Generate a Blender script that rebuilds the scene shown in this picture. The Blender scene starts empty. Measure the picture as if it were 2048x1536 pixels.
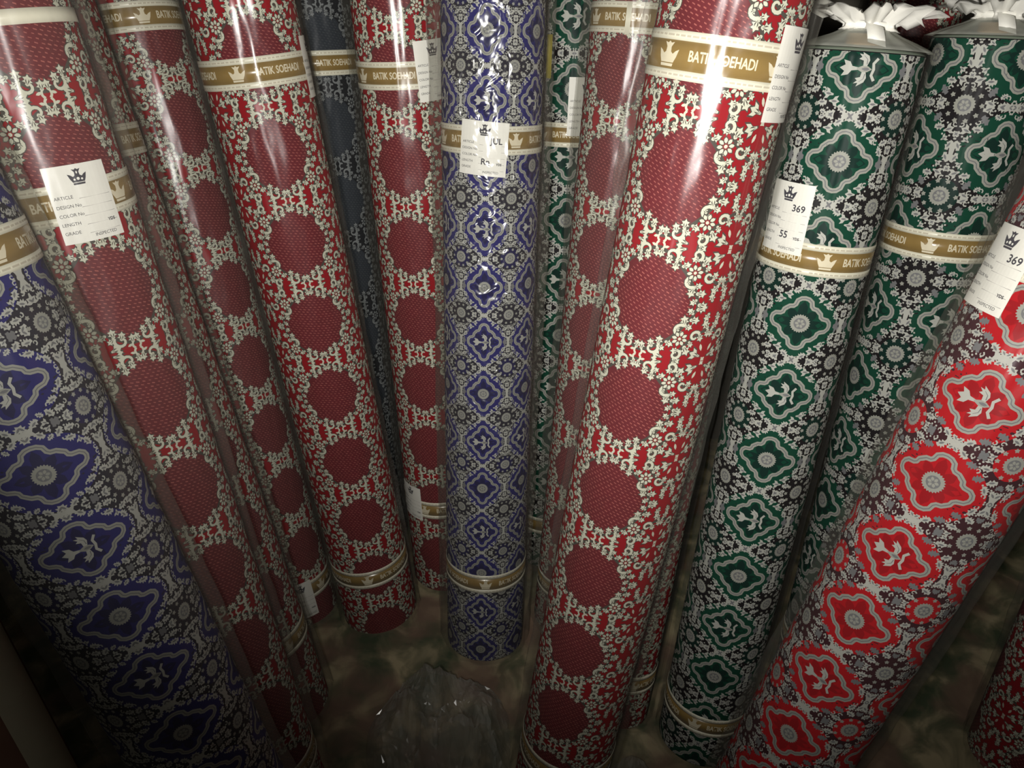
import bpy, math, random
import numpy as np
from mathutils import Matrix, Vector, noise
from mathutils.geometry import tessellate_polygon

# ------------------------------------------------------------------ camera, world, light, exposure
scene = bpy.context.scene
COL = scene.collection
CAM = Vector((0.0, 0.0, 1.2))
cd = bpy.data.cameras.new('camera')
cd.sensor_width = 36.0
cd.lens = 36.0 * 1490.0 / 2048.0
cd.clip_start = 0.01
cam = bpy.data.objects.new('camera', cd)
COL.objects.link(cam)
cam.location = CAM
cam.rotation_euler = (math.radians(90 - 36), 0, 0)
scene.camera = cam

world = bpy.data.worlds.new('world')
scene.world = world
world.use_nodes = True
world.node_tree.nodes['Background'].inputs[0].default_value = (1.0, 0.93, 0.82, 1)
world.node_tree.nodes['Background'].inputs[1].default_value = 0.045

fl = bpy.data.lights.new('phone_flash', 'SPOT')
fl.energy = 50
fl.color = (1.0, 0.975, 0.93)
fl.shadow_soft_size = 0.02
fl.spot_size = math.radians(130)
fl.spot_blend = 1.0
flo = bpy.data.objects.new('phone_flash', fl)
COL.objects.link(flo)
flo.location = (-0.035, 0.0, 1.14)
flo.rotation_euler = (math.radians(90 - 3), 0, math.radians(-12))

scene.view_settings.view_transform = 'Standard'
scene.view_settings.look = 'None'
scene.view_settings.gamma = 1.0
scene.view_settings.use_curve_mapping = False
scene.view_settings.exposure = 0.0
scene.cycles.max_bounces = 4
scene.cycles.diffuse_bounces = 2
scene.cycles.glossy_bounces = 2
scene.cycles.transparent_max_bounces = 10

random.seed(7)
PI = math.pi


# ------------------------------------------------------------------ materials
def s2l(c):
    return tuple((x / 255 / 12.92) if x / 255 <= 0.04045 else ((x / 255 + 0.055) / 1.055) ** 2.4 for x in c) + (1.0,)


def mat_plain(name, rgb, rough=0.75, spec=0.25, var=0.0, scale=180.0):
    m = bpy.data.materials.new(name)
    m.use_nodes = True
    nt = m.node_tree
    b = nt.nodes['Principled BSDF']
    b.inputs['Roughness'].default_value = rough
    b.inputs['Specular IOR Level'].default_value = spec
    if not var:                                          # matt cotton print
        nt.nodes.remove(b)
        df = nt.nodes.new('ShaderNodeBsdfDiffuse')
        df.inputs['Color'].default_value = s2l(rgb)
        nt.links.new(df.outputs['BSDF'], nt.nodes['Material Output'].inputs['Surface'])
        return m
    tc = nt.nodes.new('ShaderNodeTexCoord')
    n = nt.nodes.new('ShaderNodeTexNoise')
    n.inputs['Scale'].default_value = scale
    n.inputs['Detail'].default_value = 2.0
    nt.links.new(tc.outputs['Object'], n.inputs['Vector'])
    mx = nt.nodes.new('ShaderNodeMix')
    mx.data_type = 'RGBA'
    c = s2l(rgb)
    mx.inputs['A'].default_value = tuple(x * (1 - var) for x in c[:3]) + (1,)
    mx.inputs['B'].default_value = tuple(min(1, x * (1 + var)) for x in c[:3]) + (1,)
    nt.links.new(n.outputs['Fac'], mx.inputs['Factor'])
    nt.links.new(mx.outputs['Result'], b.inputs['Base Color'])
    return m


def mat_film(name, haze=0.02, edge=0.3, rough=0.14, ior=1.6, bump=0.0, scale=60.0, blend=0.12, tint=0.96, milk=(0.42, 0.40, 0.35), dist=0.004):
    """clear polythene: mostly see-through, milky where seen edge-on, with a sharp shine"""
    m = bpy.data.materials.new(name)
    m.use_nodes = True
    nt = m.node_tree
    nt.nodes.remove(nt.nodes['Principled BSDF'])
    out = nt.nodes['Material Output']
    tr = nt.nodes.new('ShaderNodeBsdfTransparent')
    tr.inputs['Color'].default_value = (tint, tint, tint * 0.985, 1)
    gl = nt.nodes.new('ShaderNodeBsdfGlossy')
    gl.inputs['Roughness'].default_value = rough
    if bump:
        tc = nt.nodes.new('ShaderNodeTexCoord')
        n = nt.nodes.new('ShaderNodeTexNoise')
        n.inputs['Scale'].default_value = scale
        n.inputs['Detail'].default_value = 1.0
        n.inputs['Distortion'].default_value = 1.5
        nt.links.new(tc.outputs['Object'], n.inputs['Vector'])
        bp = nt.nodes.new('ShaderNodeBump')
        bp.inputs['Strength'].default_value = bump
        bp.inputs['Distance'].default_value = dist
        nt.links.new(n.outputs['Fac'], bp.inputs['Height'])
        nt.links.new(bp.outputs['Normal'], gl.inputs['Normal'])
    lf = nt.nodes.new('ShaderNodeLayerWeight')          # same reflectance from both faces of the thin film
    lf.inputs['Blend'].default_value = 0.1
    fr = nt.nodes.new('ShaderNodeMath')
    fr.operation = 'MULTIPLY_ADD'
    fr.inputs[1].default_value = 0.3
    fr.inputs[2].default_value = ((ior - 1) / (ior + 1)) ** 2 * 1.6
    nt.links.new(lf.outputs['Facing'], fr.inputs[0])
    m1 = nt.nodes.new('ShaderNodeMixShader')
    nt.links.new(fr.outputs['Value'], m1.inputs['Fac'])
    nt.links.new(tr.outputs['BSDF'], m1.inputs[1])
    nt.links.new(gl.outputs['BSDF'], m1.inputs[2])
    df = nt.nodes.new('ShaderNodeBsdfDiffuse')
    df.inputs['Color'].default_value = milk + (1,)
    lw = nt.nodes.new('ShaderNodeLayerWeight')
    lw.inputs['Blend'].default_value = blend
    ma = nt.nodes.new('ShaderNodeMath')
    ma.operation = 'MULTIPLY_ADD'
    ma.inputs[1].default_value = edge
    ma.inputs[2].default_value = haze
    nt.links.new(lw.outputs['Facing'], ma.inputs[0])
    m2 = nt.nodes.new('ShaderNodeMixShader')
    nt.links.new(ma.outputs['Value'], m2.inputs['Fac'])
    nt.links.new(m1.outputs['Shader'], m2.inputs[1])
    nt.links.new(df.outputs['BSDF'], m2.inputs[2])
    nt.links.new(m2.outputs['Shader'], out.inputs['Surface'])
    return m


M = {
    'red': mat_plain('red_cloth', (140, 14, 26)),
    'burgundy': mat_plain('burgundy_print', (96, 20, 30), var=0.2, scale=90),
    'speck': mat_plain('pale_speck_print', (158, 88, 82)),
    'ivory': mat_plain('ivory_print', (194, 194, 176)),
    'greyline': mat_plain('grey_outline_print', (72, 68, 62)),
    'slate': mat_plain('slate_cloth', (36, 37, 40)),
    'slate_dark': mat_plain('dark_slate_print', (50, 54, 60)),
    'slate_speck': mat_plain('slate_speck_print', (70, 74, 78)),
    'slate_leaf': mat_plain('grey_leaf_print', (118, 121, 122)),
    'black': mat_plain('black_brown_cloth', (26, 23, 26)),
    'blueblack': mat_plain('blue_black_cloth', (36, 34, 46)),
    'redblack': mat_plain('red_black_cloth', (58, 26, 34)),
    'green': mat_plain('deep_green_print', (10, 62, 46)),
    'green_dark': mat_plain('dark_green_print', (8, 40, 34)),
    'blue': mat_plain('indigo_print', (36, 34, 100)),
    'blue_dark': mat_plain('dark_indigo_print', (26, 24, 70)),
    'redm': mat_plain('scarlet_print', (172, 14, 26)),
    'redm_dark': mat_plain('dark_scarlet_print', (146, 10, 22)),
    'maroon': mat_plain('dark_maroon_print', (46, 24, 30)),
    'silver': mat_plain('silver_grey_print', (150, 150, 142)),
    'leaf': mat_plain('pale_grey_print', (174, 174, 167)),
    'leaf2': mat_plain('mid_grey_print', (112, 112, 114)),
    'end_green': mat_plain('roll_end_green', (120, 130, 116)),
    'end_red': mat_plain('roll_end_red', (150, 84, 84)),
    'end_blue': mat_plain('roll_end_blue', (110, 110, 136)),
    'end_slate': mat_plain('roll_end_slate', (70, 74, 82)),
    'gold': mat_plain('gold_brown_paper', (140, 114, 64), rough=0.24, spec=0.7, var=0.1, scale=60),
    'cream': mat_plain('cream_paper', (226, 222, 202), rough=0.35, spec=0.5, var=0.05),
    'emblem': mat_plain('pale_emblem_ink', (214, 204, 178), rough=0.45, var=0.06),
    'fineprint': mat_plain('fine_print_ink', (188, 180, 162), rough=0.6),
    'paper': mat_plain('white_tag_paper', (232, 230, 222), rough=0.55, var=0.03),
    'ink': mat_plain('grey_ink', (70, 68, 76), rough=0.7),
    'inkfaint': mat_plain('faint_grey_ink', (168, 164, 162), rough=0.7),
    'kraft': mat_plain('tan_cardboard', (176, 140, 96), rough=0.85, var=0.15, scale=60),
    'tape': mat_plain('white_tape', (236, 234, 224), rough=0.4, var=0.05),
    'yellow': mat_plain('yellow_sticker', (206, 190, 70), rough=0.5),
    'dusty': mat_plain('dusty_rose_cloth', (168, 128, 110), var=0.2, scale=25),
    'palecloth': mat_plain('pale_cream_cloth', (246, 242, 214), var=0.06, scale=25),
    'film': mat_film('clear_plastic_film', haze=0.015, edge=0.2, rough=0.27, ior=1.36),
    'film_cloudy': mat_film('cloudy_plastic_film', haze=0.055, edge=0.22, rough=0.3, ior=1.36),
    'film_tight': mat_film('tight_clear_film', haze=0.01, edge=0.08, rough=0.4, ior=1.12),
    'film_crinkle': mat_film('crinkled_plastic_film', haze=0.03, edge=0.3, rough=0.22, ior=1.6, bump=0.8, scale=32.0, dist=.008),
    'film_cap': mat_film('folded_plastic_film', haze=0.42, edge=0.2, rough=0.25, ior=1.4, milk=(0.55, 0.56, 0.48)),
    'film_tuft': mat_film('bunched_plastic_film', haze=0.75, edge=0.2, rough=0.25, ior=1.5, milk=(0.85, 0.83, 0.76)),
    'film_loose': mat_film('loose_plastic_film', haze=0.17, edge=0.12, rough=0.15, ior=1.75, milk=(0.75, 0.73, 0.66)),
}


# ------------------------------------------------------------------ mesh helpers
def mesh_np(name, verts, tris, mats, midx=None, smooth=True):
    me = bpy.data.meshes.new(name)
    verts = np.asarray(verts, np.float32)
    tris = np.asarray(tris, np.int32)
    me.vertices.add(len(verts))
    me.vertices.foreach_set('co', verts.ravel())
    k = tris.shape[1]
    me.loops.add(tris.size)
    me.loops.foreach_set('vertex_index', tris.ravel())
    me.polygons.add(len(tris))
    me.polygons.foreach_set('loop_start', np.arange(0, tris.size, k, dtype=np.int32))
    me.polygons.foreach_set('loop_total', np.full(len(tris), k, np.int32))
    for m in mats:
        me.materials.append(m)
    if midx is not None:
        me.polygons.foreach_set('material_index', np.asarray(midx, np.int32))
    me.polygons.foreach_set('use_smooth', np.full(len(tris), smooth, bool))
    me.update(calc_edges=True)
    return me


def link(name, data, parent=None):
    o = bpy.data.objects.new(name, data)
    COL.objects.link(o)
    if parent is not None:
        o.parent = parent
    return o


class Sheet:
    """flat print artwork: triangles in (u, v, layer) with a material slot each"""

    def __init__(self):
        self.v, self.t, self.m = [], [], []

    def tri(self, a, b, c, m):
        pa, pb, pc = self.v[a], self.v[b], self.v[c]
        s = (pb[0] - pa[0]) * (pc[1] - pa[1]) - (pb[1] - pa[1]) * (pc[0] - pa[0])
        self.t.append((a, b, c) if s > 0 else (a, c, b))
        self.m.append(m)

    def fan(self, pts, mat, lay):
        cx = sum(p[0] for p in pts) / len(pts)
        cy = sum(p[1] for p in pts) / len(pts)
        b = len(self.v)
        self.v.append((cx, cy, lay))
        self.v += [(p[0], p[1], lay) for p in pts]
        n = len(pts)
        for i in range(n):
            self.tri(b, b + 1 + i, b + 1 + (i + 1) % n, mat)

    def rings(self, pts, mat, lay, k=4, c=None):
        """big star-shaped area cut into concentric rings so it follows the cylinder"""
        n = len(pts)
        if c is None:
            c = (sum(p[0] for p in pts) / n, sum(p[1] for p in pts) / n)
        b = len(self.v)
        self.v.append((c[0], c[1], lay))
        for j in range(1, k + 1):
            f = j / k
            self.v += [(c[0] + (p[0] - c[0]) * f, c[1] + (p[1] - c[1]) * f, lay) for p in pts]
        for i in range(n):
            i2 = (i + 1) % n
            self.tri(b, b + 1 + i, b + 1 + i2, mat)
            for j in range(1, k):
                a0, a1 = b + 1 + (j - 1) * n + i, b + 1 + (j - 1) * n + i2
                c0, c1 = a0 + n, a1 + n
                self.tri(a0, c0, c1, mat)
                self.tri(a0, c1, a1, mat)

    def stroke(self, pts, w0, w1, mat, lay, closed=False):
        n = len(pts)
        b = len(self.v)
        for i, p in enumerate(pts):
            if closed:
                q0, q1 = pts[(i - 1) % n], pts[(i + 1) % n]
            else:
                q0, q1 = pts[max(0, i - 1)], pts[min(n - 1, i + 1)]
            dx, dy = q1[0] - q0[0], q1[1] - q0[1]
            l = math.hypot(dx, dy) or 1
            w = (w0 + (w1 - w0) * i / max(1, n - 1)) / 2
            self.v.append((p[0] - dy / l * w, p[1] + dx / l * w, lay))
            self.v.append((p[0] + dy / l * w, p[1] - dx / l * w, lay))
        for i in range(n if closed else n - 1):
            a, c = b + 2 * i, b + 2 * ((i + 1) % n)
            self.tri(a, a + 1, c + 1, mat)
            self.tri(a, c + 1, c, mat)

    def poly(self, pts, mat, lay):
        b = len(self.v)
        self.v += [(p[0], p[1], lay) for p in pts]
        for a, c, d in tessellate_polygon([[Vector((p[0], p[1], 0)) for p in pts]]):
            self.tri(b + a, b + c, b + d, mat)

    def subdivided(self, times):
        """cut every triangle in four so that wide shapes follow the curve of the roll"""
        for _ in range(times):
            t2, m2, mid = [], [], {}
            for (a, b, c), m in zip(self.t, self.m):
                k = []
                for p, q in ((a, b), (b, c), (c, a)):
                    key = (min(p, q), max(p, q))
                    if key not in mid:
                        P, Q = self.v[p], self.v[q]
                        mid[key] = len(self.v)
                        self.v.append(tuple((x + y) / 2 for x, y in zip(P, Q)))
                    k.append(mid[key])
                t2 += [(a, k[0], k[2]), (k[0], b, k[1]), (k[2], k[1], c), (k[0], k[1], k[2])]
                m2 += [m] * 4
            self.t, self.m = t2, m2
        return self

    def flipped(self, fx, fy):
        s = Sheet()
        s.v = [(x * fx, y * fy, l) for x, y, l in self.v]
        for (a, b, c), m in zip(self.t, self.m):
            s.tri_raw(a, b, c, m, fx * fy < 0)
        return s

    def tri_raw(self, a, b, c, m, rev):
        self.t.append((a, c, b) if rev else (a, b, c))
        self.m.append(m)

    def merge(self, o):
        b = len(self.v)
        self.v += o.v
        self.t += [(x + b, y + b, z + b) for x, y, z in o.t]
        self.m += o.m


def place(shape, bx, by, ang, ln, wd=None):
    wd = ln if wd is None else wd
    c, s = math.cos(ang), math.sin(ang)
    return [(bx + x * ln * c - y * wd * s, by + x * ln * s + y * wd * c) for x, y in shape]


MAPLE = [(0, .06), (.14, .18), (.28, .12), (.36, .4), (.52, .2), (.72, .36), (.78, .12), (1, 0),
         (.78, -.12), (.72, -.36), (.52, -.2), (.36, -.4), (.28, -.12), (.14, -.18), (0, -.06)]
LILY = [(0, .07), (.35, .14), (.5, .4), (.85, .5), (.72, .2), (1, .0), (.72, -.2), (.85, -.5), (.5, -.4), (.35, -.14), (0, -.07)]
PETAL = [(0, .05), (.35, .26), (.7, .24), (1, 0), (.7, -.24), (.35, -.26), (0, -.05)]
ACANTH = [(0, .1), (.1, .3), (.24, .2), (.32, .46), (.46, .26), (.6, .44), (.68, .2), (.88, .26), (1, .0),
          (.8, -.1), (.62, -.3), (.5, -.12), (.34, -.32), (.2, -.12), (0, -.12)]


def curl(bx, by, ang, size, turn=1, n=11):
    pts = []
    for i in range(n):
        f = i / (n - 1)
        a = ang + turn * (f * 5.2)
        r = size * (1 - .72 * f) * .5
        pts.append((r * math.cos(a - turn * PI / 2), r * math.sin(a - turn * PI / 2)))
    ox, oy = pts[0]
    return [(bx + x - ox, by + y - oy) for x, y in pts]


# --- cloth design one: garland lattice around dark lozenges (slots: ground, lozenge, speck, leaf, outline, end, selvage)
def garland_cell(W, H):
    q = Sheet()
    rnd = random.Random(11)
    placed = []

    def mleaf(bx, by, ang, ln, shape=MAPLE, wd=None, force=False):
        wd = wd or ln
        mx, my = bx + .5 * ln * math.cos(ang), by + .5 * ln * math.sin(ang)
        if not force and any(math.hypot(mx - px, my - py) < .66 * (ln * .5 + pr) for px, py, pr in placed):
            return
        if not (0.001 < mx < .5 * W + .002 and 0.001 < my < .5 * H + .002):
            return
        placed.append((mx, my, ln * .5))
        c, d = math.cos(ang), math.sin(ang)
        q.fan(place(shape, bx - .12 * ln * c, by - .12 * ln * d, ang, ln * 1.26, wd * 1.32), 4, .30)
        q.fan(place(shape, bx, by, ang, ln, wd), 3, .42)
        for k in (-1, 1):
            q.fan([(bx + .08 * ln * c, by + .08 * ln * d),
                   (bx + .42 * ln * c - k * .17 * wd * d, by + .42 * ln * d + k * .17 * wd * c),
                   (bx + .62 * ln * c - k * .11 * wd * d, by + .62 * ln * d + k * .11 * wd * c)], 4, .5)

    def scroll(bx, by, ang, size, turn, w=.0034):
        c = curl(bx, by, ang, size, turn)
        q.stroke(c, w * 1.5, w * .9, 4, .34)
        q.stroke(c, w, w * .55, 3, .46)
        placed.append((c[6][0], c[6][1], size * .35))

    def arc(cx, cy, ax, ay, sx, sy, n, p):
        return [(cx + sx * ax * math.sin(PI / 2 * i / n) ** p, cy + sy * ay * math.cos(PI / 2 * i / n) ** p) for i in range(n + 1)]

    inner = arc(0, 0, .35 * W, .455 * H, 1, 1, 12, 1.42)                 # hugs the dark lozenge
    outer = arc(.5 * W, .5 * H, .25 * W, .31 * H, -1, -1, 10, 1.4)      # hugs the plain red lozenge
    # flower cluster between the two chains
    fx, fy = .272 * W, .292 * H
    for k in range(8):
        a = k * PI / 4 + .2
        q.fan(place(PETAL, fx + .0022 * math.cos(a), fy + .0022 * math.sin(a), a, .0072, .0086), 4, .48)
        q.fan(place(PETAL, fx + .003 * math.cos(a), fy + .003 * math.sin(a), a, .0052, .0062), 3, .58)
    q.fan(place([(math.cos(i), math.sin(i)) for i in range(6)], fx, fy, 0, .0018), 3, .64)
    placed.append((fx, fy, .009))
    scroll(inner[4][0], inner[4][1], .9, .0145, 1)
    scroll(inner[8][0], inner[8][1], -2.6, .0145, -1)
    scroll(outer[3][0], outer[3][1], -2.2, .012, -1)
    scroll(outer[7][0], outer[7][1], .6, .012, 1)
    # bracket in the node above the lozenge with its lilies
    br = [(.012 * W, .425 * H), (.026 * W, .455 * H), (.028 * W, .478 * H), (.016 * W, .5 * H)]
    q.stroke(br, .0016, .0024, 3, .5)
    q.fan(place(PETAL, .026 * W, .458 * H, .3, .0055, .005), 3, .5)
    placed.append((.02 * W, .46 * H, .004))
    mleaf(.075 * W, .425 * H, math.radians(150), .011, LILY, .0125)
    mleaf(.06 * W, .462 * H, math.radians(15), .0115, LILY, .013)
    mleaf(.175 * W, .478 * H, math.radians(195), .0105, LILY, .012)
    for st, step in ((inner, 1), (outer, 1)):
        q.stroke(st, .0034, .0034, 4, .28)
        for i in range(1, len(st) - 1, step):
            x, y = st[i]
            a = math.atan2(st[i + 1][1] - st[i - 1][1], st[i + 1][0] - st[i - 1][0])
            ln = .0106 + .0018 * math.sin(i * 2.4)
            mleaf(x, y, a + (1.0 if i % 2 else -1.0) + .25 * math.sin(i * 1.7), ln)
            mleaf(x, y, a + (-1.3 if i % 2 else 1.3), ln * .82)
    # side node and tulips of the plain lozenge
    mleaf(.4 * W, .12 * H, math.radians(70), .010, LILY)
    mleaf(.36 * W, .04 * H, math.radians(20), .0105, LILY)
    mleaf(.46 * W, .05 * H, math.radians(110), .010, MAPLE)
    mleaf(.462 * W, .452 * H, math.radians(200), .0135, LILY, .0125, True)
    q.fan(place(PETAL, .468 * W, .40 * H, math.radians(250), .0085, .006), 3, .45)
    q.fan(place(PETAL, .484 * W, .465 * H, math.radians(40), .006, .006), 3, .45)
    cell = Sheet()
    for fx_ in (1, -1):
        for fy_ in (1, -1):
            cell.merge(q.flipped(fx_, fy_))
    # dark lozenge with its rows of specks
    pts = []
    for i in range(44):
        a = 2 * PI * i / 44
        c, d = math.cos(a), math.sin(a)
        pts.append((W * .325 * math.copysign(abs(c) ** 1.34, c), H * .43 * math.copysign(abs(d) ** 1.34, d)))
    cell.rings(pts, 1, .2, 9, (0, 0))
    da = math.radians(-22)
    ex, ey = math.cos(da), math.sin(da)
    for r in range(-13, 14):
        for k in range(-9, 10):
            x = k * .0058 + (r % 2) * .0029 + rnd.uniform(-.0006, .0006)
            y = r * .0037 + x * math.tan(da) * .5
            if (abs(x) / (W * .325)) ** 1.5 + (abs(y) / (H * .43)) ** 1.5 < .9:
                w, h = rnd.uniform(.0022, .0034), rnd.uniform(.00035, .0006)
                cell.fan([(x - w * ex / 2, y - w * ey / 2 - h), (x + w * ex / 2, y + w * ey / 2 - h),
                          (x + w * ex / 2, y + w * ey / 2 + h), (x - w * ex / 2, y - w * ey / 2 + h)], 2, .33)
    return cell


# --- cloth design two: scalloped medallions among leaves
#     (slots: ground, medallion, medallion dark, silver, leaf, leaf2, rosette patch, end)
SCAL = [(1, 0), (.975, .12), (.88, .23), (.71, .27), (.64, .33), (.61, .45), (.53, .53), (.45, .61), (.33, .64), (.27, .71), (.23, .88), (.12, .975)]


def scal_pts(a, b):
    q = SCAL
    full = []
    for k in range(4):
        seg = q if k % 2 == 0 else [(y, x) for x, y in reversed(q[1:])]
        seg = q
        for x, y in seg:
            if k == 0:
                full.append((x * a, y * b))
            elif k == 1:
                full.append((-y * a, x * b))
            elif k == 2:
                full.append((-x * a, -y * b))
            else:
                full.append((y * a, -x * b))
    return full


def gear(s, x, y, r, mat_a, mat_b, lay, n=24):
    pts = []
    for i in range(2 * n):
        a = PI * i / n
        rr = r if i % 2 else r * .86
        pts.append((x + rr * math.cos(a), y + rr * math.sin(a)))
    s.fan(pts, mat_a, lay)
    s.fan([(x + r * .6 * math.cos(2 * PI * i / 14), y + r * .6 * math.sin(2 * PI * i / 14)) for i in range(14)], mat_b, lay + .09)
    for k in range(6):
        a = k * PI / 3
        s.fan(place(PETAL, x + .12 * r * math.cos(a), y + .12 * r * math.sin(a), a, .38 * r, .5 * r), mat_a, lay + .16)


def medallion_cell(W, H, crown, patch, seed=5, dens=1.0):
    s = Sheet()
    g = min(W, H)
    ga, gb = .45 * W, .455 * H
    pts = []
    for i in range(44):
        a = 2 * PI * i / 44
        c, d = math.cos(a), math.sin(a)
        pts.append((ga * math.copysign(abs(c) ** 1.15, c), gb * math.copysign(abs(d) ** 1.15, d)))
    s.rings(pts, 1, .16, 5, (0, 0))
    a, b = .335 * W, .335 * H
    sc = scal_pts(a, b)
    s.rings([(x * .86, y * .86) for x, y in sc], 1, .24, 4, (0, 0))
    s.stroke(sc, .058 * g, .058 * g, 3, .34, True)
    s.stroke(sc, .012 * g, .012 * g, 5, .42, True)
    for k in range(8):
        an = k * PI / 4
        r = .25 * g if k % 2 == 0 else .2 * g
        s.fan(place(PETAL, .05 * g * math.cos(an), .05 * g * math.sin(an), an, r, .22 * g), 2, .34)
    if not crown:
        gear(s, 0, 0, .125 * g, 3, 5, .46)
    else:
        L = .21 * g
        WING = [(.1, .05), (.22, .5), (.12, .8), (-.3, 1.12), (-.22, .86), (-.5, .92), (-.3, .7), (-.46, .56), (-.16, .46), (-.12, .1)]
        s.fan(place(LILY, -.03 * g, 0, PI, L * .95, L * .8), 4, .46)
        for sg in (1, -1):
            s.fan([(.03 * g + x * L * .8, sg * (.015 * g + y * L * .72)) for x, y in WING], 4, .47)
            s.stroke([(.045 * g, sg * .05 * g), (.04 * g, sg * .1 * g), (.0, sg * .135 * g)], .01 * g, .004 * g, 5, .56)
        s.fan(place(PETAL, -.05 * g, 0, 0, L * .75, L * .6), 3, .55)
        s.fan(place(PETAL, .0, 0, 0, L * .4, L * .3), 5, .63)
        s.stroke([(.15 * g, .115 * g), (.112 * g, .06 * g), (.125 * g, 0), (.112 * g, -.06 * g), (.15 * g, -.115 * g)], .03 * g, .03 * g, 4, .46)
    # small rosette between the medallions (one per cell, at the upper right corner)
    rx, ry = .5 * W, .5 * H
    s.rings([(rx + .2 * g * math.cos(2 * PI * i / 20), ry + .2 * g * math.sin(2 * PI * i / 20)) for i in range(20)], 6 if patch else 0, .18, 3)
    gear(s, rx, ry, .115 * g, 3, 5, .46, 20)
    for k in range(10):
        an = 2 * PI * k / 10
        cx, cy = rx + .175 * g * math.cos(an), ry + .175 * g * math.sin(an)
        s.fan([(cx + (.03 if i % 2 else .018) * g * math.cos(PI * i / 5), cy + (.03 if i % 2 else .018) * g * math.sin(PI * i / 5)) for i in range(10)], 3, .4)
    # leaves: drawn in one quarter, mirrored to the others
    q = Sheet()
    rnd = random.Random(seed)
    placed = []

    def free(x, y, rad):
        if (abs(x) / (.43 * W)) ** 1.45 + (abs(y) / (.435 * H)) ** 1.45 < 1:
            return False
        if math.hypot(x - rx, y - ry) < .225 * g:
            return False
        return all(math.hypot(x - px, y - py) > (rad + pr) * .98 for px, py, pr in placed)

    for size, tries in ((.054, 600), (.038, 900), (.026, 900), (.015, 800)):
        for _ in range(int(tries * dens)):
            x, y = rnd.uniform(.01, .5) * W, rnd.uniform(.01, .5) * H
            rad = size * g
            if not free(x, y, rad):
                continue
            placed.append((x, y, rad))
            an = math.atan2(y - ry, x - rx) + rnd.choice((0.6, -0.6, 2.4)) + rnd.uniform(-.3, .3)
            if size > .03:
                sh = rnd.choice((ACANTH, MAPLE, LILY, ACANTH))
                ln = rad * 2.15
                bx, by = x - .5 * ln * math.cos(an), y - .5 * ln * math.sin(an)
                q.fan(place(sh, bx, by, an, ln, ln * 1.05), 4 if rnd.random() < .9 else 5, .36)
                q.fan(place(PETAL, bx + .22 * ln * math.cos(an), by + .22 * ln * math.sin(an), an, ln * .55, ln * .38), 5, .46)
            elif size > .02:
                c = curl(x, y, an, rad * 2.4, rnd.choice((1, -1)), 7)
                q.stroke(c, .017 * g, .008 * g, 4, .38)
            else:
                q.fan([(x + rad * .8 * math.cos(k * PI / 3), y + rad * .8 * math.sin(k * PI / 3)) for k in range(6)], 4, .38)
    HG = [(-.055, .1), (-.03, .04), (-.022, -.03), (-.05, -.1), (0, -.085), (.05, -.1), (.022, -.03), (.03, .04), (.055, .1), (0, .075)]
    s.fan([(rx + x * W, y * H * 1.15) for x, y in HG], 4, .42)
    s.fan([(y * W * .9, ry + x * H * 1.1) for x, y in HG], 4, .42)
    for fx_ in (1, -1):
        for fy_ in (1, -1):
            s.merge(q.flipped(fx_, fy_))
    return s


def wrap(u, v, r, R):
    """unrolled cloth (u along the girth, v up the axis) onto the cylinder; the front faces local -Y"""
    ph = u / R
    return np.stack([r * np.sin(ph), -r * np.cos(ph), v], -1)


def cloth_mesh(name, cells, W, H, n, R, L, u0, v0, mats, slot_end, slot_selv=None):
    V, T, I = [], [], []
    base = 0

    def push(v, t, m):
        nonlocal base
        V.append(np.asarray(v, float))
        T.append(np.asarray(t, np.int64) + base)
        I.append(np.asarray(m, np.int64))
        base += len(v)

    # the wound cloth itself, its two ends and selvage rings
    ns = 96
    ring = lambda r, z: [(r * math.sin(2 * PI * i / ns), -r * math.cos(2 * PI * i / ns), z) for i in range(ns)]
    prof = [(.021, 0, slot_end), (R - .004, .0, slot_end), (R, .003, 0 if slot_selv is None else slot_selv), (R, .012, 0), (R, .5 * L, 0), (R, L - .012, 0 if slot_selv is None else slot_selv), (R, L - .003, slot_end), (R - .004, L, slot_end), (.021, L, slot_end)]
    prof[6] = (R, L - .003, slot_end)
    vv, tt, mm = [], [], []
    for r, z, _ in prof:
        vv += ring(r, z)
    for j in range(len(prof) - 1):
        for i in range(ns):
            a, b = j * ns + i, j * ns + (i + 1) % ns
            tt += [(a, b, b + ns), (a, b + ns, a + ns)]
            mm += [prof[j][2]] * 2
    push(vv, tt, mm)
    j0, j1 = int(math.floor(-v0 / H)) - 1, int(math.ceil((L - v0) / H)) + 1
    for j in range(j0, j1 + 1):
        c = cells[j % len(cells)]
        cv = np.array(c.v)
        ct = np.array(c.t)
        cm = np.array(c.m)
        v = cv[:, 1] + v0 + j * H
        if v.max() < .004 or v.min() > L - .004:
            continue
        vc = np.clip(v, .004, L - .004)
        out = (vc != v)
        keep = ~(out[ct].all(axis=1))
        for i in range(n):
            u = cv[:, 0] + u0 + i * W
            push(wrap(u, vc, R + cv[:, 2] * .001, R), ct[keep], cm[keep])
    return mesh_np(name, np.concatenate(V), np.concatenate(T), mats, np.concatenate(I))


# ------------------------------------------------------------------ lettering
TEXT = {}


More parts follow.
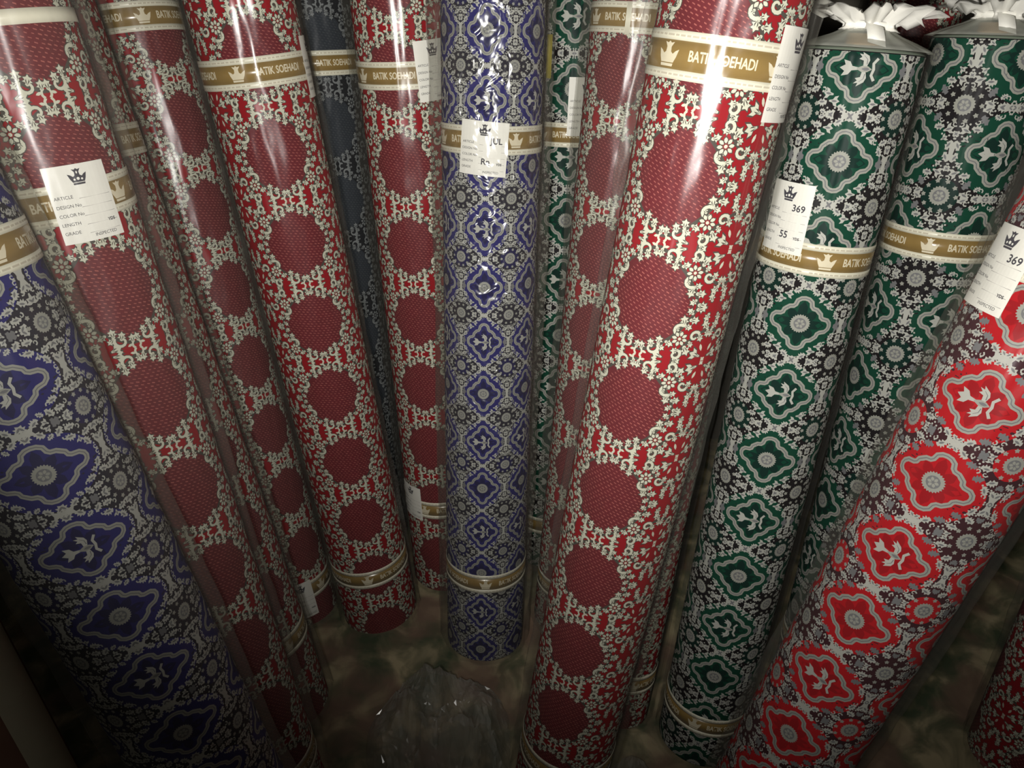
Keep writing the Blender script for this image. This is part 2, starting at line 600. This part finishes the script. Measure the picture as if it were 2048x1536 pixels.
def text2d(body):
    if body in TEXT:
        return TEXT[body]
    cu = bpy.data.curves.new('lettering', 'FONT')
    cu.body = body
    cu.size = 1.0
    cu.align_x = 'CENTER'
    cu.align_y = 'CENTER'
    cu.resolution_u = 3
    o = bpy.data.objects.new('lettering', cu)
    COL.objects.link(o)
    dg = bpy.context.evaluated_depsgraph_get()
    ev = o.evaluated_get(dg)
    me = ev.to_mesh()
    me.calc_loop_triangles()
    v = [(p.co.x, p.co.y) for p in me.vertices]
    t = [tuple(l.vertices) for l in me.loop_triangles]
    ev.to_mesh_clear()
    bpy.data.objects.remove(o)
    bpy.data.curves.remove(cu)
    TEXT[body] = (v, t)
    return TEXT[body]


def add_text(s, body, x, y, size, mat, lay, bold=0.0, tall=1.0):
    v, t = text2d(body)
    offs = [(0, 0)] if not bold else [(0, 0), (bold, 0), (0, bold), (-bold, 0), (0, -bold)]
    for k, (ox, oy) in enumerate(offs):
        b = len(s.v)
        s.v += [(x + px * size + ox, y + py * size * tall + oy, lay + k * .012) for px, py in v]
        for a, c, d in t:
            s.tri(b + a, b + c, b + d, mat)


CROWN_BODY = [(-.38, -.34), (.38, -.34), (.5, -.1), (.6, .22), (.42, .14), (.28, .02), (.16, .1), (.14, .3), (.28, .5), (.1, .46), (0, .54),
              (-.1, .46), (-.28, .5), (-.14, .3), (-.16, .1), (-.28, .02), (-.42, .14), (-.6, .22), (-.5, -.1)]


def add_crown(s, x, y, h, mat, lay, inner=None):
    s.poly([(x + a * h, y + b * h) for a, b in CROWN_BODY], mat, lay)
    s.poly([(x + a * h, y + b * h) for a, b in ((-.36, -.5), (.36, -.5), (.38, -.38), (-.38, -.38))], mat, lay)
    if inner is not None:
        for a, b, w, hh in ((0, -.12, .1, .1), (-.24, -.16, .07, .07), (.24, -.16, .07, .07), (0, .28, .05, .09)):
            s.fan([(x + (a + w * math.cos(k * PI / 4)) * h, y + (b + hh * math.sin(k * PI / 4)) * h) for k in range(8)], inner, lay + .08)
    return s


def sheet_on_roll(s, R, u0, v0, rot=0.0):
    v = np.array(s.v)
    c, d = math.cos(rot), math.sin(rot)
    x = v[:, 0] * c - v[:, 1] * d
    y = v[:, 0] * d + v[:, 1] * c
    return wrap(x + u0, y + v0, R + v[:, 2] * .001, R), np.array(s.t), np.array(s.m)


# ------------------------------------------------------------------ parts of a roll
def strip_ring(R, z0, z1, ph0=0.0, ph1=2 * PI, ns=72, thick=.0004):
    v, f = [], []
    closed = abs(ph1 - ph0 - 2 * PI) < 1e-6
    n = ns if closed else ns + 1
    for r, z in ((R, z0), (R + thick, z0), (R + thick, z1), (R, z1)):
        for i in range(n):
            p = ph0 + (ph1 - ph0) * i / ns
            v.append((r * math.sin(p), -r * math.cos(p), z))
    for j in range(4):
        for i in range(ns):
            a, b = j * n + i, j * n + (i + 1) % n
            c, d = ((j + 1) % 4) * n + (i + 1) % n, ((j + 1) % 4) * n + i
            f.append((a, b, c, d))
    return v, f


def paper_band(parent, R, t, phi, width=.036, tilt=0.0):
    """gold-brown belly band with cream borders, crowns and the maker's lettering"""
    bw = width * .2
    v, f = strip_ring(R + .0008, t - width / 2 + bw * .9, t + width / 2 - bw * .9)
    band = link('paper_band', mesh_np('paper_band', v, f, [M['gold']]), parent)
    for sg in (-1, 1):
        z0, z1 = (t - width / 2, t - width / 2 + bw) if sg < 0 else (t + width / 2 - bw, t + width / 2)
        v, f = strip_ring(R + .0010, z0, z1)
        bo = link('band_border', mesh_np('band_border', v, f, [M['cream']]), band)
        s = Sheet()                                     # row of tiny type along the border
        rnd = random.Random(4)
        x = 0.0
        while x < 2 * PI * R:
            l = rnd.uniform(.003, .008)
            s.fan([(x, -.0008), (x + l, -.0008), (x + l, .0008), (x, .0008)], 0, 0)
            x += l + .0016
        vv, tt, _ = sheet_on_roll(s, R + .00155, 0, (z0 + z1) / 2)
        link('fine_print', mesh_np('fine_print', vv, tt, [M['fineprint']]), band)
    ih = width * .5
    for k in range(4):
        s = Sheet()
        add_crown(s, 0, 0, ih, 0, .1).subdivided(2)
        vv, tt, mm = sheet_on_roll(s, R + .0013, (phi + k * PI / 2) * R, t)
        link('crown_emblem', mesh_np('crown_emblem', vv, tt, [M['emblem']], mm), band)
        s = Sheet()
        add_text(s, 'BATIK SOEHADI', 0, 0, .0086, 0, .1, bold=.00026, tall=1.45)
        vv, tt, mm = sheet_on_roll(s, R + .0013, (phi + PI / 4 + k * PI / 2) * R, t)
        link('lettering', mesh_np('lettering', vv, tt, [M['emblem']]), band)
    return band


def paper_tag(parent, R, t, phi, w=.056, h=.072, rot=0.0, number=None, yards=None, crown=True):
    ny, nx = 6, 14
    s = Sheet()
    for j in range(ny + 1):
        for i in range(nx + 1):
            s.v.append(((i / nx - .5) * w, (j / ny - .5) * h, 0))
    for j in range(ny):
        for i in range(nx):
            a = j * (nx + 1) + i
            s.tri(a, a + 1, a + nx + 2, 0)
            s.tri(a, a + nx + 2, a + nx + 1, 0)
    Rt = R + .0022
    vo, tt, _ = sheet_on_roll(s, Rt, phi * R, t, rot)
    vi, _, _ = sheet_on_roll(s, Rt - .0004, phi * R, t, rot)
    n = len(vo)
    rim = [j * (nx + 1) for j in range(ny)] + [ny * (nx + 1) + i for i in range(nx)] + [(ny - j) * (nx + 1) + nx for j in range(ny)] + [nx - i for i in range(nx)]
    tris = [tuple(x) for x in tt] + [(a + n, c + n, b + n) for a, b, c in tt]
    for i in range(len(rim)):
        a, b = rim[i], rim[(i + 1) % len(rim)]
        tris += [(a, b, b + n), (a, b + n, a + n)]
    tag = link('paper_tag', mesh_np('paper_tag', np.concatenate([vo, vi]), tris, [M['paper']], smooth=False), parent)
    p = Sheet()
    if crown:
        add_crown(p, 0.0, .34 * h, .2 * h, 0, .1, 2).subdivided(1)
    for k, word in enumerate(('ARTICLE', 'DESIGN No', 'COLOR No', 'LENGTH', 'GRADE')):
        y = (.1 - .115 * k) * h
        tw = .0042
        v, _ = text2d(word)
        x0 = -.45 * w - min(a for a, b in v) * tw
        add_text(p, word, x0, y, tw, 0, .1)
        p.fan([(-.08 * w, y - .035 * h), (.45 * w, y - .035 * h), (.45 * w, y - .028 * h), (-.08 * w, y - .028 * h)], 1, .1)
    add_text(p, 'INSPECTED', .18 * w, -.43 * h, .0042, 0, .1)
    add_text(p, 'YDS', .34 * w, -.27 * h, .004, 0, .1, bold=.00015)
    if number:
        add_text(p, number, .26 * w, .15 * h, .0105, 0, .14, bold=.0002)
    if yards:
        add_text(p, yards, .06 * w, -.24 * h, .011, 0, .14, bold=.0002)
    vv, t2, mm = sheet_on_roll(p, Rt + .0003, phi * R, t, rot)
    link('tag_print', mesh_np('tag_print', vv, t2, [M['ink'], M['inkfaint'], M['paper']], mm), tag)
    return tag


def core_tube(parent, L, r=.0195, top=.015):
    ns = 32
    prof = [(r, -.002), (r, L + top), (r - .004, L + top), (r - .004, -.002)]
    v, f = [], []
    for a, z in prof:
        v += [(a * math.sin(2 * PI * i / ns), -a * math.cos(2 * PI * i / ns), z) for i in range(ns)]
    for j in range(4):
        for i in range(ns):
            f.append((j * ns + i, j * ns + (i + 1) % ns, ((j + 1) % 4) * ns + (i + 1) % ns, ((j + 1) % 4) * ns + i))
    return link('cardboard_core', mesh_np('cardboard_core', v, f, [M['kraft']]), parent)


def sleeve(parent, R, L, seed, mat='film', fin=.013, loose=.003, finphi=(1.62, -1.62), wr=.0022):
    nph, nt = 96, 110
    rows = []
    for j in range(nt + 1):
        rows.append((-.001 + (L + .001) * j / nt, 1.0))
    rows += [(L + .004, .88), (L + .009, .7), (L + .014, .5), (L + .019, .36)]
    v, f = [], []
    so = seed * 13.7
    for z, k in rows:
        sway = .25 * noise.noise((so, z * 2.2, 3.1))
        for i in range(nph):
            p = 2 * PI * i / nph - PI
            cx, cy = math.sin(p), math.cos(p)
            r = R + .0034 + loose * (.5 + .5 * noise.noise((cx * 1.4 + so, cy * 1.4, z * 3)))
            ridge = 1 - abs(noise.noise((cx * 5 + so, cy * 5 + z * 3.2, z * 6.5)))
            r += wr * (ridge ** 4) + .7 * wr * noise.noise((cx * 7, cy * 7 + so, z * 22)) + .35 * wr * noise.noise((cx * 15, cy * 15 + so, z * 45))
            for q, pf in enumerate(finphi):
                dd = (p - pf - sway * (.6 if q else -.5) + PI) % (2 * PI) - PI
                r += fin * (.75 + .5 * noise.noise((so + q * 5, z * 3.7, 9.0))) * math.exp(-abs(dd / .17) ** 1.5)
            if k < 1:
                r = r * k * (1 + .1 * math.cos(9 * p + seed) * (1 - k))
            r = max(r, .0212)
            if k >= 1:
                r = max(r, R + .0027)
            v.append((r * math.sin(p), -r * math.cos(p), z))
    n = len(rows)
    for j in range(n - 1):
        for i in range(nph):
            a, b = j * nph + i, j * nph + (i + 1) % nph
            f.append((a, b, b + nph, a + nph))
    o = link('plastic_sleeve', mesh_np('plastic_sleeve', v, f, [M[mat], M['film_cap']], [0 if k < nph * nt else 1 for k in range(len(f))]), parent)
    # gathered mouth of the bag above the core
    v, f = [], []
    nph = 90
    rnd = random.Random(seed)
    zs = [(.0185, .026), (.021, .0225), (.024, .022), (.028, .029), (.034, .04), (.038, .05), (.036, .056)]
    for z, r0 in zs:
        for i in range(nph):
            p = 2 * PI * i / nph
            r = r0 * (1 + .22 * math.cos(7 * p + seed) + .16 * math.cos(13 * p + seed * 2 + z * 60)) if r0 > .018 else r0
            r *= 1 + (.16 * noise.noise((math.cos(p) * 6, math.sin(p) * 6, seed + z * 140)) if z > .026 else 0)
            zz = L + z + (.016 * noise.noise((math.cos(p) * 2 + seed, math.sin(p) * 2, z * 30)) + .009 * noise.noise((math.cos(p) * 7, math.sin(p) * 7 + seed, z * 90)) if z > .03 else 0)
            v.append((r * math.sin(p), -r * math.cos(p), zz))
    for j in range(len(zs) - 1):
        for i in range(nph):
            a, b = j * nph + i, j * nph + (i + 1) % nph
            f.append((a, b, b + nph, a + nph))
    link('gathered_mouth', mesh_np('gathered_mouth', v, f, [M['film_tuft']]), o)
    return o


def tape_tie(parent, L, seed):
    v, f = strip_ring(.0232, L + .0195, L + .0265, thick=.0012, ns=36)
    o = link('tape_tie', mesh_np('tape_tie', v, f, [M['tape']]), parent)
    # loose tape end hanging down the front
    pts = [(.004, -.0245, L + .026), (.006, -.034, L + .024), (.009, -.043, L + .016), (.012, -.050, L + .006)]
    v, f = [], []
    for x, y, z in pts:
        v += [(x - .009, y, z), (x + .009, y - .001, z - .004), (x + .009, y - .0022, z - .004), (x - .009, y - .0012, z)]
    for k in range(len(pts) - 1):
        for i in range(4):
            f.append((4 * k + i, 4 * k + (i + 1) % 4, 4 * k + 4 + (i + 1) % 4, 4 * k + 4 + i))
    f += [(0, 1, 2, 3), (12, 13, 14, 15)]
    link('tape_end', mesh_np('tape_end', v, f, [M['tape']]), o)


SLOTS_A = {'red': ['red', 'burgundy', 'speck', 'ivory', 'greyline', 'end_red', 'end_red'],
           'slate': ['slate', 'slate_dark', 'slate_speck', 'slate_leaf', 'slate', 'end_slate', 'end_slate']}
SLOTS_B = {'green': ['black', 'green', 'green_dark', 'silver', 'leaf', 'leaf2', 'green_dark', 'end_green'],
           'blue': ['blueblack', 'blue', 'blue_dark', 'silver', 'leaf', 'leaf2', 'blue_dark', 'end_blue'],
           'scarlet': ['redblack', 'redm', 'redm_dark', 'silver', 'leaf', 'leaf2', 'redm', 'end_red']}
CACHE = {}


def garland_cloth(colour, R, L, phi0, v0, H=.12):
    key = ('A', colour, R, L, round(v0 % H, 3), H)
    if key not in CACHE:
        W = 2 * PI * R / 3
        CACHE[key] = cloth_mesh('garland_cloth', [garland_cell(W, H)], W, H, 3, R, L, 0, v0, [M[k] for k in SLOTS_A[colour]], 5, 6)
    return CACHE[key]


def medallion_cloth(colour, R, L, v0, H, n=4):
    W = 2 * PI * R / n
    d = 1.0 if n == 4 else .8
    cells = [medallion_cell(W, H, False, True, 5, d), medallion_cell(W, H, True, False, 5, d)]
    return cloth_mesh('medallion_cloth', cells, W, H, n, R, L, 0, v0, [M[k] for k in SLOTS_B[colour]], 7)


def roll_frame(bx, by, dx, dy, R):
    d = Vector((dx, dy, math.sqrt(1 - dx * dx - dy * dy)))
    A = Vector((bx, by, R * math.hypot(dx, dy) + .002))
    m = A + d * .6
    f = CAM - m
    f = (f - d * f.dot(d)).normalized()
    s = d.cross(f)
    return Matrix(((s.x, -f.x, d.x, A.x), (s.y, -f.y, d.y, A.y), (s.z, -f.z, d.z, A.z), (0, 0, 0, 1)))


def fabric_roll(axis, R, L, label, category='fabric roll', group='batik fabric rolls leaning together'):
    o = link('fabric_roll', None)
    o.empty_display_size = .05
    o.matrix_world = roll_frame(*axis, R)
    o['label'] = label
    o['category'] = category
    o['group'] = group
    return o


def rad(x):
    return math.radians(x)


# ------------------------------------------------------------------ the setting
def wall_box(name, lo, hi, mat):
    v = [(x, y, z) for z in (lo[2], hi[2]) for y in (lo[1], hi[1]) for x in (lo[0], hi[0])]
    f = [(0, 2, 3, 1), (4, 5, 7, 6), (0, 1, 5, 4), (2, 6, 7, 3), (0, 4, 6, 2), (1, 3, 7, 5)]
    o = link(name, mesh_np(name, v, f, [mat], smooth=False))
    o['kind'] = 'structure'
    return o


def mat_floor():
    m = bpy.data.materials.new('mottled_floor')
    m.use_nodes = True
    nt = m.node_tree
    b = nt.nodes['Principled BSDF']
    b.inputs['Roughness'].default_value = .5
    tc = nt.nodes.new('ShaderNodeTexCoord')
    n1 = nt.nodes.new('ShaderNodeTexNoise')
    n1.inputs['Scale'].default_value = 17
    n1.inputs['Detail'].default_value = 4
    n1.inputs['Distortion'].default_value = .6
    n2 = nt.nodes.new('ShaderNodeTexNoise')
    n2.inputs['Scale'].default_value = 9
    n2.inputs['Detail'].default_value = 3
    nt.links.new(tc.outputs['Object'], n1.inputs['Vector'])
    nt.links.new(tc.outputs['Object'], n2.inputs['Vector'])
    cr = nt.nodes.new('ShaderNodeValToRGB')
    e = cr.color_ramp.elements
    e[0].position = .36
    e[0].color = s2l((78, 88, 66))
    e[1].position = .64
    e[1].color = s2l((180, 166, 132))
    k = e.new(.5)
    k.color = s2l((120, 116, 90))
    nt.links.new(n1.outputs['Fac'], cr.inputs['Fac'])
    mx = nt.nodes.new('ShaderNodeMix')
    mx.data_type = 'RGBA'
    mx.inputs['B'].default_value = s2l((132, 104, 90))
    mr = nt.nodes.new('ShaderNodeMapRange')
    mr.inputs['From Min'].default_value = .48
    mr.inputs['From Max'].default_value = .62
    mr.inputs['To Max'].default_value = .75
    nt.links.new(n2.outputs['Fac'], mr.inputs['Value'])
    nt.links.new(mr.outputs['Result'], mx.inputs['Factor'])
    nt.links.new(cr.outputs['Color'], mx.inputs['A'])
    nt.links.new(mx.outputs['Result'], b.inputs['Base Color'])
    return m


plaster = mat_plain('grey_plaster', (84, 80, 72), rough=.9, var=.15, scale=12)
wall_box('floor', (-1.15, -1.2, -.05), (1.2, 1.5, 0), mat_floor())
wall_box('wall_back', (-1.15, 1.42, 0), (1.2, 1.5, 2.4), plaster)
wall_box('wall_left', (-1.15, -1.2, 0), (-1.07, 1.42, 2.4), plaster)
wall_box('wall_right', (1.12, -1.2, 0), (1.2, 1.42, 2.4), plaster)

# ------------------------------------------------------------------ the rolls
# axis = (foot x, foot y, lean x, lean y); t = metres up the roll; phi = degrees round from the front
A_, B_ = 'A', 'B'
ROLLS = [
    dict(ax=(-.286, .376, -.189, .183), R=.068, L=1.05, kind=B_, col='blue', v0=.604, H=.078, phi=-6, film='film_cloudy', fin=.012,
         bands=[(.94, 30), (.09, 10)], tags=[],
         label='blue medallion batik roll in cloudy plastic leaning out at the far left'),
    dict(ax=(-.35, .55, -.1096, .17), R=.068, L=1.12, kind=A_, col='red', v0=.83, phi=18, film='film_cloudy', fin=.010,
         bands=[(.92, -40), (.1, 0)], tags=[dict(t=.918, p=18, w=.056, h=.070, rot=-.03)], strip=1.075,
         label='red batik roll with large white tag, next to the far left blue roll'),
    dict(ax=(-.378, .70, -.153, .21), R=.068, L=1.12, kind=A_, col='red', v0=.74, phi=16, film='film_cloudy', fin=.009,
         bands=[(.916, 20), (.16, 25)], tags=[],
         label='red batik roll squeezed in behind the large-tagged red roll on the left'),
    dict(ax=(-.397, .90, -.122, .22), R=.062, L=1.12, kind=A_, col='red', v0=.757, phi=30, film='film_cloudy', fin=.005,
         bands=[(1.016, 12), (.075, 40)], tags=[dict(t=.06, p=2, w=.042, h=.075, rot=.0)],
         label='red batik roll with a small white tag hanging at its foot, third red from left'),
    dict(ax=(-.251, .903, -.092, .145), R=.068, L=1.10, kind=A_, col='red', v0=.737, phi=2, film='film', fin=.003,
         bands=[(.958, -20), (.13, -10)], tags=[dict(t=.955, p=84, w=.05, h=.075)],
         label='red batik roll with shiny gold band, just left of the dark slate roll'),
    dict(ax=(-.287, 1.10, -.031, .2), R=.066, L=1.10, kind=A_, col='slate', v0=.70, phi=10, film='film_tight', fin=.004,
         bands=[(.915, -20)], tags=[],
         label='dark slate grey batik roll standing in shadow between two red rolls'),
    dict(ax=(-.128, 1.0, -.0283, .15), R=.068, L=1.10, kind=A_, col='red', v0=.81, phi=-14, film='film', fin=.01,
         bands=[(.93, -60), (.195, -30)], tags=[dict(t=.935, p=36, w=.056, h=.078, rot=.06), dict(t=.205, p=-56, w=.05, h=.07)],
         label='red batik roll with two white tags, tucked against the central blue roll'),
    dict(ax=(-.05, .84, .025, .216), R=.068, L=1.05, kind=B_, col='blue', v0=.519, H=.0815, phi=-6, n=6, film='film_crinkle', fin=.012,
         bands=[(.878, 28), (.17, 0)], tags=[dict(t=.868, p=-9, w=.064, h=.068, rot=-.07, number='JUL', yards='Rn')],
         label='blue medallion batik roll with white tag in crinkled plastic, standing in the centre'),
    dict(ax=(.07, 1.05, .0236, .2), R=.064, L=1.05, kind=B_, col='green', v0=.694, H=.0985, phi=4, film='film_tight', fin=.005,
         bands=[(.825, -38), (.1, 0)], tags=[dict(t=.866, p=26, w=.06, h=.084, rot=.0)], sticker=True,
         label='green medallion batik roll behind, just right of the central blue roll'),
    dict(ax=(.106, .885, .0625, .2), R=.064, L=1.10, kind=A_, col='red', v0=.952, phi=-18, film='film_cloudy', fin=.010,
         bands=[(1.016, -60), (.1, 0)], tags=[], bandend=(1.016, -12),
         label='red batik roll mostly hidden behind the large front red roll'),
    dict(ax=(.071, .574, .123, .172), R=.068, L=1.15, kind=A_, col='red', v0=.696, phi=-15, film='film', fin=.009,
         bands=[(1.04, -44), (.1, 0)], tags=[dict(t=1.035, p=66, w=.056, h=.08)],
         label='large red batik roll in front with a wide gold band, right of centre'),
    dict(ax=(.3051, .6515, .0718, .2065), R=.0635, L=1.028, kind=B_, col='green', v0=.734, H=.0915, phi=3, film='film_tight', fin=.003,
         bands=[(.809, 14), (.085, -8)], tags=[dict(t=.85, p=-38, w=.058, h=.078, rot=.0, number='369', yards='55')], tape=True,
         label='green medallion batik roll with tag numbered 369 and 55'),
    dict(ax=(.524, .75, .046, .202), R=.066, L=1.02, kind=B_, col='green', v0=.894, H=.104, phi=36, odd=True, film='film_tight', fin=.003,
         bands=[(.781, -5), (.1, 0)], tags=[], tape=True,
         label='green medallion batik roll farthest right, taped at its top, behind the scarlet roll'),
    dict(ax=(.302, .456, .239, .181), R=.068, L=1.05, kind=B_, col='scarlet', v0=.679, H=.0905, phi=-9, film='film', fin=.009,
         bands=[(.9, -14), (.1, 0)], tags=[dict(t=.885, p=-50, w=.056, h=.078, rot=.0, number='369')],
         label='scarlet medallion batik roll leaning out to the right with tag numbered 369'),
    dict(ax=(.806, .611, .047, .203), R=.07, L=1.12, kind=A_, col='red', v0=.05, phi=30, film='film', fin=.009,
         bands=[(.95, 0)], tags=[],
         label='red batik roll cut off by the bottom right corner of the picture'),
    dict(ax=(.47, 1.0, .1274, .22), R=.066, L=1.12, kind=A_, col='red', v0=.74, phi=0, film='film', fin=.008,
         bands=[(.6, 0)], tags=[],
         label='red batik roll seen only at the top between the tops of two green rolls'),
    dict(ax=(.18, .70, .085, .23), R=.048, L=1.10, kind=A_, col='red', v0=.74, phi=0, film='film_tight', fin=.004,
         bands=[(.095, 20)], tags=[],
         label='slim red batik roll in the dark gap left of the tagged green roll'),
]
for i, d in enumerate(ROLLS):
    R, L = d['R'], d['L']
    root = fabric_roll(d['ax'], R, L, d['label'])
    ph = rad(d['phi'])
    if d['kind'] == A_:
        c = link('wound_cloth', garland_cloth(d['col'], R, L, ph, d['v0']), root)
    else:
        v0 = d['v0'] - (d['H'] if d.get('odd') else 0)
        c = link('wound_cloth', medallion_cloth(d['col'], R, L, v0, d['H'], d.get('n', 4)), root)
    c.rotation_euler = (0, 0, ph)
    core_tube(root, L)
    for t, p in d['bands']:
        paper_band(root, R, t, rad(p), .040 if i == 10 else .036)
    for t in d['tags']:
        paper_tag(root, R, t['t'], rad(t['p']), t['w'], t['h'], t.get('rot', 0), t.get('number'), t.get('yards'))
    if 'strip' in d:
        v, f = strip_ring(R + .0008, d['strip'] - .006, d['strip'] + .006)
        link('paper_strip', mesh_np('paper_strip', v, f, [M['cream']]), root)
    if 'bandend' in d:
        t, p = d['bandend']
        v, f = strip_ring(R + .0018, t - .02, t + .018, rad(p) - .05, rad(p) + .05, ns=4)
        link('band_overlap', mesh_np('band_overlap', v, f, [M['cream']]), root)
    if d.get('sticker'):
        v, f = strip_ring(R + .0014, .905, .965, rad(-34), rad(-26), ns=4)
        link('yellow_sticker', mesh_np('yellow_sticker', v, f, [M['yellow']]), root)
    sleeve(root, R, L, i + 1, d['film'], d['fin'])
    if d.get('tape'):
        tape_tie(root, L, i)

# plain pale roll in the bottom left corner
R, L = .05, 1.05
root = fabric_roll((-.597, .439, -.181, .249), R, L, 'plain dusty rose roll with a pale cream strip in the bottom left corner', group='plain roll')
del root['group']
v, f = strip_ring(.015, 0, L, thick=R - .015, ns=64)
link('wound_cloth', mesh_np('plain_cloth', v, f, [M['dusty']]), root)
v, f = strip_ring(R + .0008, .02, L - .02, rad(4), rad(66), ns=16, thick=.001)
link('cream_strip', mesh_np('cream_strip', v, f, [M['palecloth']]), root)


# ------------------------------------------------------------------ loose plastic on the floor
def crumpled_bag(cx, cy, rx, ry, h, seed, label, n=50, rot=0.0):
    rnd = random.Random(seed)
    v, f = [], []
    for j in range(n + 1):
        for i in range(n + 1):
            a, b = i / n * 2 - 1, j / n * 2 - 1
            x, y = a * math.sqrt(1 - b * b / 2), b * math.sqrt(1 - a * a / 2)
            rr = math.hypot(x, y)
            jx, jy = (rnd.uniform(-.016, .016), rnd.uniform(-.016, .016))
            w = 1 + .16 * noise.noise((x * 1.6 + seed, y * 1.6, 2.0))
            env = max(0.0, 1 - rr ** 3)
            ridge = 1 - abs(noise.noise((x * 2.4 + seed * 3, y * 2.4, .4)))
            z = h * env * (.28 + .75 * ridge ** 3 + .22 * noise.noise((x * 6, y * 6 + seed, 1.0)))
            z += .009 * rnd.random() * env + .02 * env * max(0, noise.noise((x * 7 + 3, y * 7, seed))) + .0015
            px, py = (x * w + jx) * rx, (y * w + jy) * ry
            v.append((px * math.cos(rot) - py * math.sin(rot), px * math.sin(rot) + py * math.cos(rot), max(z, .001)))
    for j in range(n):
        for i in range(n):
            a = j * (n + 1) + i
            if rnd.random() < .5:
                f += [(a, a + 1, a + n + 2), (a, a + n + 2, a + n + 1)]
            else:
                f += [(a, a + 1, a + n + 1), (a + 1, a + n + 2, a + n + 1)]
    o = link('plastic_bag', mesh_np('plastic_bag', v, f, [M['film_loose']], smooth=False))
    o.location = (cx, cy, 0)
    o['label'] = label
    o['category'] = 'plastic bag'
    o['group'] = 'empty plastic bags on the floor'
    return o


crumpled_bag(-.115, .60, .115, .19, .12, 3, 'crumpled empty clear plastic bag on the floor below the central blue roll', rot=.1)
crumpled_bag(.19, .545, .042, .075, .045, 8, 'small scrap of clear plastic on the floor right of the front red roll', n=22)
